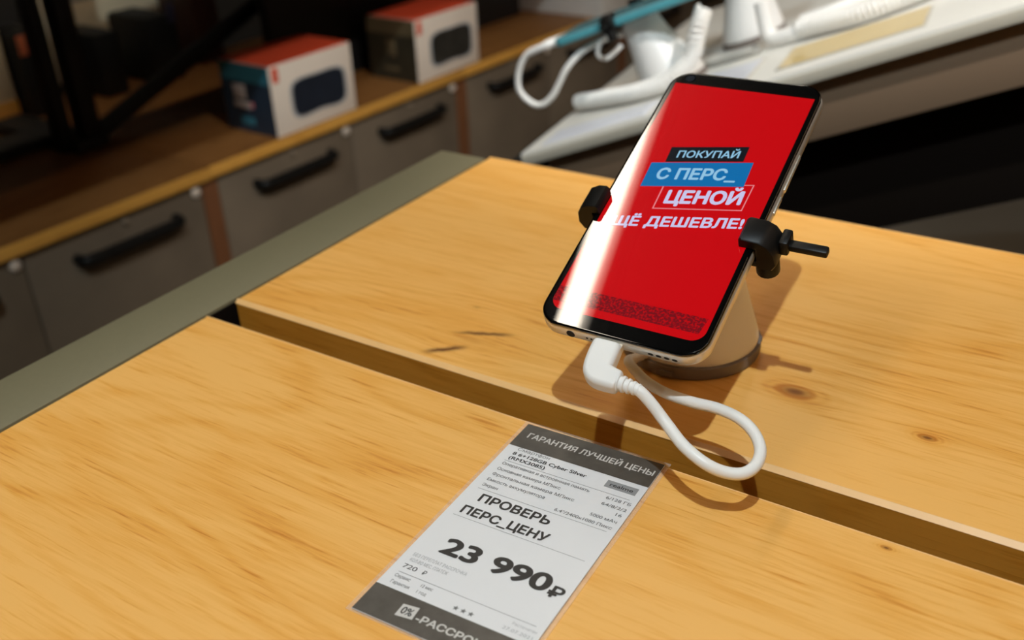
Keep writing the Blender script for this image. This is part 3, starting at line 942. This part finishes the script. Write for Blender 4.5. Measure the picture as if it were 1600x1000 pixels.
# ------------------------------------------------------------------ speaker cartons
def speaker_carton(x, y, rz, label, end_top, end_low, pic_m, L=0.198, Dp=0.130, Hh=0.125):
    M = Matrix.Translation(V(x, y, -0.307)) @ Matrix.Rotation(rz, 4, 'Z')
    t = thing('speaker_carton', label, 'carton', M, group='speaker cartons')
    MB(M).box((-Dp, 0, 0), (0, L, Hh), 0.0015).build('carton_body', M_carton_w, t)
    MB(M).box((-Dp + 0.001, 0.001, Hh - 0.0005), (-0.0008, L - 0.001, Hh + 0.0004)).build('top_print', M_carton_red, t)
    e = MB(M).box((-Dp + 0.0008, -0.0005, 0.001), (-0.0012, 0.0006, Hh - 0.001)).build('end_print', end_low, t)
    MB(M).box((-Dp + 0.0008, -0.0008, Hh * 0.74), (-0.0012, 0.0002, Hh - 0.001)).build('end_stripe', end_top, e)
    if end_top is M_teal_print:
        MB(M).box((-Dp + 0.030, -0.0008, 0.060), (-Dp + 0.062, 0, 0.086), 0.0003).build('end_emblem', M_palep, e)
        MB(M).box((-Dp + 0.028, -0.0008, 0.044), (-Dp + 0.070, 0, 0.056), 0.0003).build('end_emblem', M_palep, e)
        MB(M).box((-Dp + 0.070, -0.0008, 0.046), (-Dp + 0.078, 0, 0.056), 0.0003).build('end_emblem', M_pinkp, e)
        MB(M).box((-Dp + 0.040, -0.0008, 0.014), (-Dp + 0.075, 0, 0.028), 0.0003).build('end_stripe', M_teal_print, e)
    else:
        MB(M).box((-Dp + 0.050, -0.0008, 0.050), (-Dp + 0.075, 0, 0.082), 0.0003).build('end_emblem', M_brownprint, e)
        MB(M).box((-Dp + 0.040, -0.0008, 0.020), (-Dp + 0.080, 0, 0.028), 0.0003).build('end_emblem', M_brownprint, e)
    # picture of a barrel speaker printed on the long side
    pts = []
    cy, cz = L * 0.555, Hh * 0.46
    for k in range(48):
        a = 2 * math.pi * k / 48
        ca_, sa_ = math.cos(a), math.sin(a)
        r = 1.0 / ((abs(ca_) ** 4.2 + abs(sa_) ** 4.2) ** (1 / 4.2))
        hy = 0.064
        hz = 0.031 + (0.010 if sa_ < 0 else 0.003) * abs(ca_) ** 1.5
        pts.append((cy + hy * r * ca_, cz + hz * r * sa_))
    for nm, grow, m, x0 in (('picture_shadow', 1.09, M_inkpale, 0.0003), ('picture', 1.0, pic_m, 0.0006)):
        mb = MB(M)
        mb.rings([[(xx, cy + (p[0] - cy) * grow, cz + (p[1] - cz) * grow) for p in pts] for xx in (-0.0004, x0)])
        mb.build(nm, m, t, smooth=False)
    MB(M).box((-0.0004, 0.006, Hh - 0.030), (0.0005, 0.020, Hh - 0.004), 0.0002).build('corner_print', M_carton_red, t)
    return t
speaker_carton(-1.284, 1.204, -ca, 'white and red speaker carton with a teal and navy end, nearer of the two cartons', M_teal_print, M_navy_print, M_spk_navy)
speaker_carton(-1.262, 1.582, -ca, 'white and red speaker carton with a dark olive end, standing farther along the cabinets', M_brownprint, M_olive_print, M_spk_camo)

# ------------------------------------------------------------------ things behind the cartons
def block(name, label, cat, a, b, m, bevel=0.002, extra=(), rz=-ca, group=None):
    M = Matrix.Translation(V((a[0] + b[0]) / 2, (a[1] + b[1]) / 2, a[2])) @ Matrix.Rotation(rz, 4, 'Z')
    hx, hy, hz = (b[0] - a[0]) / 2, (b[1] - a[1]) / 2, b[2] - a[2]
    t = thing(name, label, cat, M, group=group)
    MB(M).box((-hx, -hy, 0), (hx, hy, hz), bevel).build('box_body', m, t)
    for nm, em, y0, y1, z0, z1 in extra:     # prints on the side that faces the aisle
        MB(M).box((hx - 0.0005, -hy + y0 * 2 * hy, z0 * hz), (hx + 0.0012, -hy + y1 * 2 * hy, z1 * hz), 0.0003).build(nm, em, t)
    return t
ZS = -0.307
# black steel rack standing on the near cabinet
RKL = V(-1.56, 1.02, ZS)
rk = thing('display_rack', 'black steel display rack with twin posts and a slanting brace on the left cabinet', 'rack', loc=RKL)
def rack_bar(nm, p, q, wx, wy):
    P, Q = V(*p), V(*q)
    d = (Q - P)
    M = Matrix.Translation(P) @ d.to_track_quat('Z', 'Y').to_matrix().to_4x4()
    MB(M).box((-wx / 2, -wy / 2, 0), (wx / 2, wy / 2, d.length), 0.002).build(nm, M_blackmetal, rk)
rack_bar('post', (-1.585, 0.990, ZS), (-1.585, 0.990, ZS + 0.95), 0.030, 0.024)
rack_bar('post', (-1.570, 1.032, ZS), (-1.570, 1.032, ZS + 0.95), 0.034, 0.034)
rack_bar('brace', (-1.572, 1.050, ZS + 0.016), (-1.572, 1.560, ZS + 0.185), 0.026, 0.024)
MB().box((-1.70, 0.60, TZ + ZS + 0.0005), (-1.63, 0.985, TZ + ZS + 0.02), 0.002).build('foot_bar', M_blackmetal, rk)
MB().box((-1.80, 0.985, TZ + ZS + 0.0005), (-1.54, 1.05, TZ + ZS + 0.02), 0.002).build('foot_bar', M_blackmetal, rk)
MB().box((-1.52, 0.20, TZ + ZS + 0.45), (-1.02, 2.30, TZ + ZS + 0.475), 0.002).build('overhead_shade_shelf', M_blackmetal, rk)  # out of view; sized so its shadow darkens the cabinet tops
MB().box((-1.90, 1.55, TZ + ZS + 0.45), (-1.521, 1.95, TZ + ZS + 0.475), 0.002).build('overhead_shade_shelf', M_blackmetal, rk)  # unseen as well; cut short so goods behind stay lit
rack_bar('crossbar', (-1.585, 0.985, ZS + 0.93), (-1.585, 1.95, ZS + 0.93), 0.026, 0.024)
rack_bar('post', (-1.560, 1.635, ZS), (-1.560, 1.635, ZS + 0.95), 0.10, 0.075)
block('tall_carton', 'cream and amber carton at the far left behind the black rack post', 'carton',
      (-1.95, 1.00, ZS), (-1.845, 1.082, ZS + 0.20), M_cream, 0.003, [('amber_print', M_creamlow, 0.0, 1.0, 0.0, 0.17)])
block('dark_carton', 'near-black carton with an orange-brown top beside the cream carton', 'carton',
      (-1.93, 1.088, ZS), (-1.80, 1.150, ZS + 0.155), M_darkbox, 0.003, [('orange_print', M_orange, 0.0, 1.0, 0.76, 1.0)])
block('headphone_carton', 'small black carton standing just right of the rack posts', 'carton',
      (-1.90, 1.236, ZS), (-1.78, 1.290, ZS + 0.125), M_darkbox, 0.003)
block('speaker_unit', 'black boxy speaker between the cream board and the red-brown carton', 'speaker',
      (-1.90, 1.352, ZS), (-1.76, 1.422, ZS + 0.135), M_darkbox, 0.006, [('speaker_cone', M_blackmetal, 0.2, 0.8, 0.15, 0.55), ('top_panel', M_violet, 0.7, 0.98, 0.85, 1.15)])
block('poster_board', 'dim cream board leaning behind the black cartons at top left', 'board',
      (-1.99, 1.225, ZS), (-1.96, 1.54, ZS + 0.30), M_cream, 0.002, [('grey_picture', M_clearbox, 0.28, 0.92, 0.52, 0.98)])
block('narrow_carton', 'narrow dark red-brown carton below the slanting rack brace', 'carton',
      (-1.92, 1.505, ZS), (-1.80, 1.570, ZS + 0.20), M_darkred, 0.003)
block('dark_backdrop', 'tall black board added to darken the view behind the speaker cartons', 'board',
      (-1.456, 1.385, ZS), (-1.434, 2.20, ZS + 0.43), M_darkbox, 0.002)  # added board, hides the lit worktop to keep the background dark
block('black_carton', 'tall black carton behind the olive speaker carton', 'carton',
      (-1.60, 1.99, ZS), (-1.47, 2.20, ZS + 0.22), M_darkbox, 0.003)
block('pale_carton', 'pale grey-beige carton on the farthest cabinet above the teal phone', 'carton',
      (-1.445, 2.236, ZS), (-1.185, 2.55, ZS + 0.16), mat('dull_beige_card', (0.84, 0.78, 0.70), 0.6, noise=0.1), 0.003)

# ------------------------------------------------------------------ sloping display counter
da, dt = math.radians(8), math.radians(21.5)
DD = Vector((math.cos(dt) * math.cos(da), math.cos(dt) * math.sin(da), math.sin(dt)))
DE = Vector((-math.sin(da), math.cos(da), 0))
DN = DD.cross(DE)
DP = V(-0.2820, 0.8310, 0.0120)
DM = frame(DP, DD, DE, DN)
dc = thing('sloping_counter', 'white sloping display counter with taupe side panel behind the oak table', 'counter', DM)
mb = MB(DM)
mb.box((-0.256, 0.0, -0.013), (0.50, 0.62, 0.0), 0.0012)
mb.build('counter_top', M_slab, dc)
mb = MB(DM)
mb.box((-0.2565, -0.0014, -0.0132), (0.5005, 0.0006, -0.0035), 0.0005)
mb.build('edge_tone_band', M_slabedge, dc)
mb = MB(DM)
mb.box((-0.235, 0.010, -0.0645), (0.49, 0.61, -0.013), 0.001)
mb.build('side_panel', M_sideboard, dc)
MB(DM).box((-0.225, 0.045, -0.170), (0.49, 0.065, -0.0645), 0.001).build('under_panel', M_under, dc)
MB(DM).box((-0.278, 0.015, -0.032), (-0.2568, 0.61, -0.006), 0.003).build('front_lip', M_blackmetal, dc)
# plinth under it, down to the floor
pm_ = MB()
a0 = DP + DD * 0.30 + DE * 0.16
b1 = DP + DD * 0.46 + DE * 0.16
c1 = DP + DD * 0.46 + DE * 0.50
d1 = DP + DD * 0.30 + DE * 0.50
rings_ = []
lo = [Vector((p.x, p.y, 0.0)) for p in (a0, b1, c1, d1)]
hi = [p - DN * 0.0645 for p in (a0, b1, c1, d1)]
pm_.rings([lo, hi])
pm_.build('pedestal', M_void, dc)
def dl(s, e, h):
    return DM @ Vector((s, e, h))

# two white stands on it with phones seen edge-on
def shop_phone(s, e, h, label, shell, glass, tilt=0.0):
    u, v, n = -DE, DD.copy(), DN.copy()
    M = frame(dl(s, e, h), u, v, n)
    t = thing('smartphone', label, 'smartphone', M)
    MB(M).rrprism(0.037, 0.080, 0.009, -0.0085, -0.0008, 0.0022, 3, 8).build('body', shell, t)
    MB(M).rrprism(0.0364, 0.0794, 0.0085, -0.0012, 0.0, 0.0006, 2, 8).build('front_glass', glass, t)
    return M
m1 = shop_phone(-0.143, 0.122, 0.084, 'teal smartphone seen edge-on over the white counter, white cable at its end', M_tealphone, M_tealglass)
phone_stand(dl(-0.128, 0.122, 0), DD, DE, DN, m1, 'white phone stand holding the edge-on teal phone on the white counter')
m2 = shop_phone(-0.060, 0.232, 0.090, 'dark smartphone on the second counter stand, mostly above the picture', M_blackmetal, M_glass)
phone_stand(dl(-0.070, 0.232, 0), DD, DE, DN, m2, 'white phone stand on the counter right of the one with the teal phone')

# loop of thin white cable from the teal phone
lc = thing('charging_cable', 'thin white cable hanging in a loop from the end of the teal phone', 'cable', loc=dl(-0.22, 0.09, 0.05))
EE = 0.093
lp = [(-0.216, EE + .02, 0.0795), (-0.226, EE + .012, 0.0800), (-0.236, EE, 0.0810), (-0.258, EE, 0.0790), (-0.274, EE, 0.066), (-0.282, EE, 0.047), (-0.274, EE, 0.030), (-0.262, EE, 0.025), (-0.247, EE, 0.031),
      (-0.235, EE, 0.041), (-0.222, EE, 0.052), (-0.206, EE + 0.005, 0.061), (-0.190, EE + 0.01, 0.065), (-0.172, EE + 0.014, 0.066), (-0.160, EE + 0.02, 0.064)]
MB().tube([dl(*p) for p in lp[2:]], 0.0031, 14, 6).build('cord', M_cord, lc)
MB().tube([dl(*p) for p in lp[:4]], 0.0046, 14, 5, radii=[0.0046, 0.0048, 0.0046, 0.0036, 0.0033]).build('plug', M_white, lc)
lc = thing('charging_cable', 'short thin white cable end curling under the teal phone beside its stand', 'cable', loc=dl(-0.18, 0.09, 0.05))
MB().tube([dl(*p) for p in [(-0.160, 0.094, 0.072), (-0.174, 0.093, 0.068), (-0.182, 0.092, 0.060), (-0.183, 0.092, 0.053), (-0.176, 0.092, 0.049), (-0.166, 0.093, 0.052), (-0.158, 0.096, 0.056)]], 0.0022, 10, 6).build('cord', M_cord, lc)

# thick coiled cords
def coil(path, r, wire, turns, label, group='coiled white cords'):
    P = catmull(path, 24)
    t = thing('coiled_cord', label, 'cord', loc=P[0], group=group)
    m = len(P)
    dist = [0.0]
    for i in range(1, m):
        dist.append(dist[-1] + (P[i] - P[i - 1]).length)
    pts = []
    n = turns * 12
    up = DN
    k = 0
    for j in range(n + 1):
        s = dist[-1] * j / n
        while k < m - 2 and dist[k + 1] < s:
            k += 1
        f = (s - dist[k]) / max(1e-9, dist[k + 1] - dist[k])
        c = P[k].lerp(P[k + 1], f)
        tg = (P[min(k + 2, m - 1)] - P[max(k - 1, 0)]).normalized()
        a_ = (up - tg * up.dot(tg)).normalized()
        b_ = tg.cross(a_)
        an = 2 * math.pi * j / 12
        pts.append(c + a_ * (r * math.cos(an)) + b_ * (r * math.sin(an)))
    MB().tube(pts, wire, 8, 2).build('coil', M_cord, t)
    return t
coil([dl(*p) for p in [(-0.238, 0.128, 0.0098), (-0.218, 0.114, 0.0098), (-0.190, 0.098, 0.0099), (-0.155, 0.080, 0.010), (-0.118, 0.074, 0.012), (-0.092, 0.082, 0.024), (-0.078, 0.085, 0.045), (-0.070, 0.10, 0.062)]],
     0.0066, 0.0024, 44, 'thick coiled white cord lying under the teal phone along the counter')
tt = thing('angled_plug_cable', 'thick white angled plug and straight cord ending in a coil, right of the second stand', 'cable', loc=dl(-0.03, 0.14, 0.01))
MB().tube([dl(*p) for p in [(-0.030, 0.150, 0.045), (-0.031, 0.148, 0.030), (-0.031, 0.145, 0.014), (-0.024, 0.142, 0.0085), (-0.010, 0.138, 0.008), (0.006, 0.135, 0.008)]], 0.0078, 16, 6).build('plug', M_white, tt)
coil([dl(*p) for p in [(0.002, 0.136, 0.0106), (0.030, 0.124, 0.0112), (0.060, 0.118, 0.0106), (0.090, 0.124, 0.0112), (0.125, 0.140, 0.0106), (0.170, 0.165, 0.0106)]],
     0.0072, 0.0025, 40, 'thick coiled white cord running right over the straw-yellow card')
for lab, path, rad in (('thin grey wire crossing the counter behind the second stand', [(-0.118, 0.150, 0.0032), (-0.080, 0.140, 0.0032), (-0.045, 0.138, 0.0032), (-0.052, 0.160, 0.0032), (-0.045, 0.185, 0.0032), (-0.030, 0.205, 0.0032)], 0.003),
                       ('grey wire curving right of the angled white plug', [(0.005, 0.165, 0.0032), (0.035, 0.175, 0.0032), (0.07, 0.19, 0.0032), (0.11, 0.215, 0.0032), (0.17, 0.25, 0.0032)], 0.003),
                       ('thick white cord lying behind the angled plug', [(-0.015, 0.215, 0.006), (0.02, 0.222, 0.006), (0.06, 0.245, 0.006), (0.12, 0.30, 0.006), (0.2, 0.36, 0.006)], 0.0058)):
    o = MB().tube([dl(*p) for p in path], rad, 12, 6).build('cord', M_cord if 'white cord' in lab else M_wire, origin=dl(*path[0]))
    tag(o, lab, 'cord')
def card_thing(s0, e0, s1, e1, label, m, shear=0.0, edge=None):
    M = frame(dl((s0 + s1) / 2, (e0 + e1) / 2, 0.0), DD, DE, DN)
    t = thing('price_card', label, 'price card', M, group='price cards on the counter')
    hx, hy = (s1 - s0) / 2, (e1 - e0) / 2
    MB(M).box((-hx - 0.003, -hy - 0.003, 0.0002), (hx + 0.003, hy + 0.003, 0.0010), 0.0002).build('sleeve', edge or M_clearbox, t)
    MB(M).box((-hx, -hy, 0.0010), (hx, hy, 0.0016)).build('paper', m, t)
    return t
card_thing(-0.232, 0.010, -0.125, 0.050, 'blue-white price card at the left front corner of the white counter', M_card, edge=M_card)
card_thing(-0.088, 0.030, -0.030, 0.098, 'pale grey price card lying between the second stand and the front edge', M_card)
card_thing(0.000, 0.028, 0.120, 0.100, 'straw-yellow price card under the coiled cord at right', M_cardy)
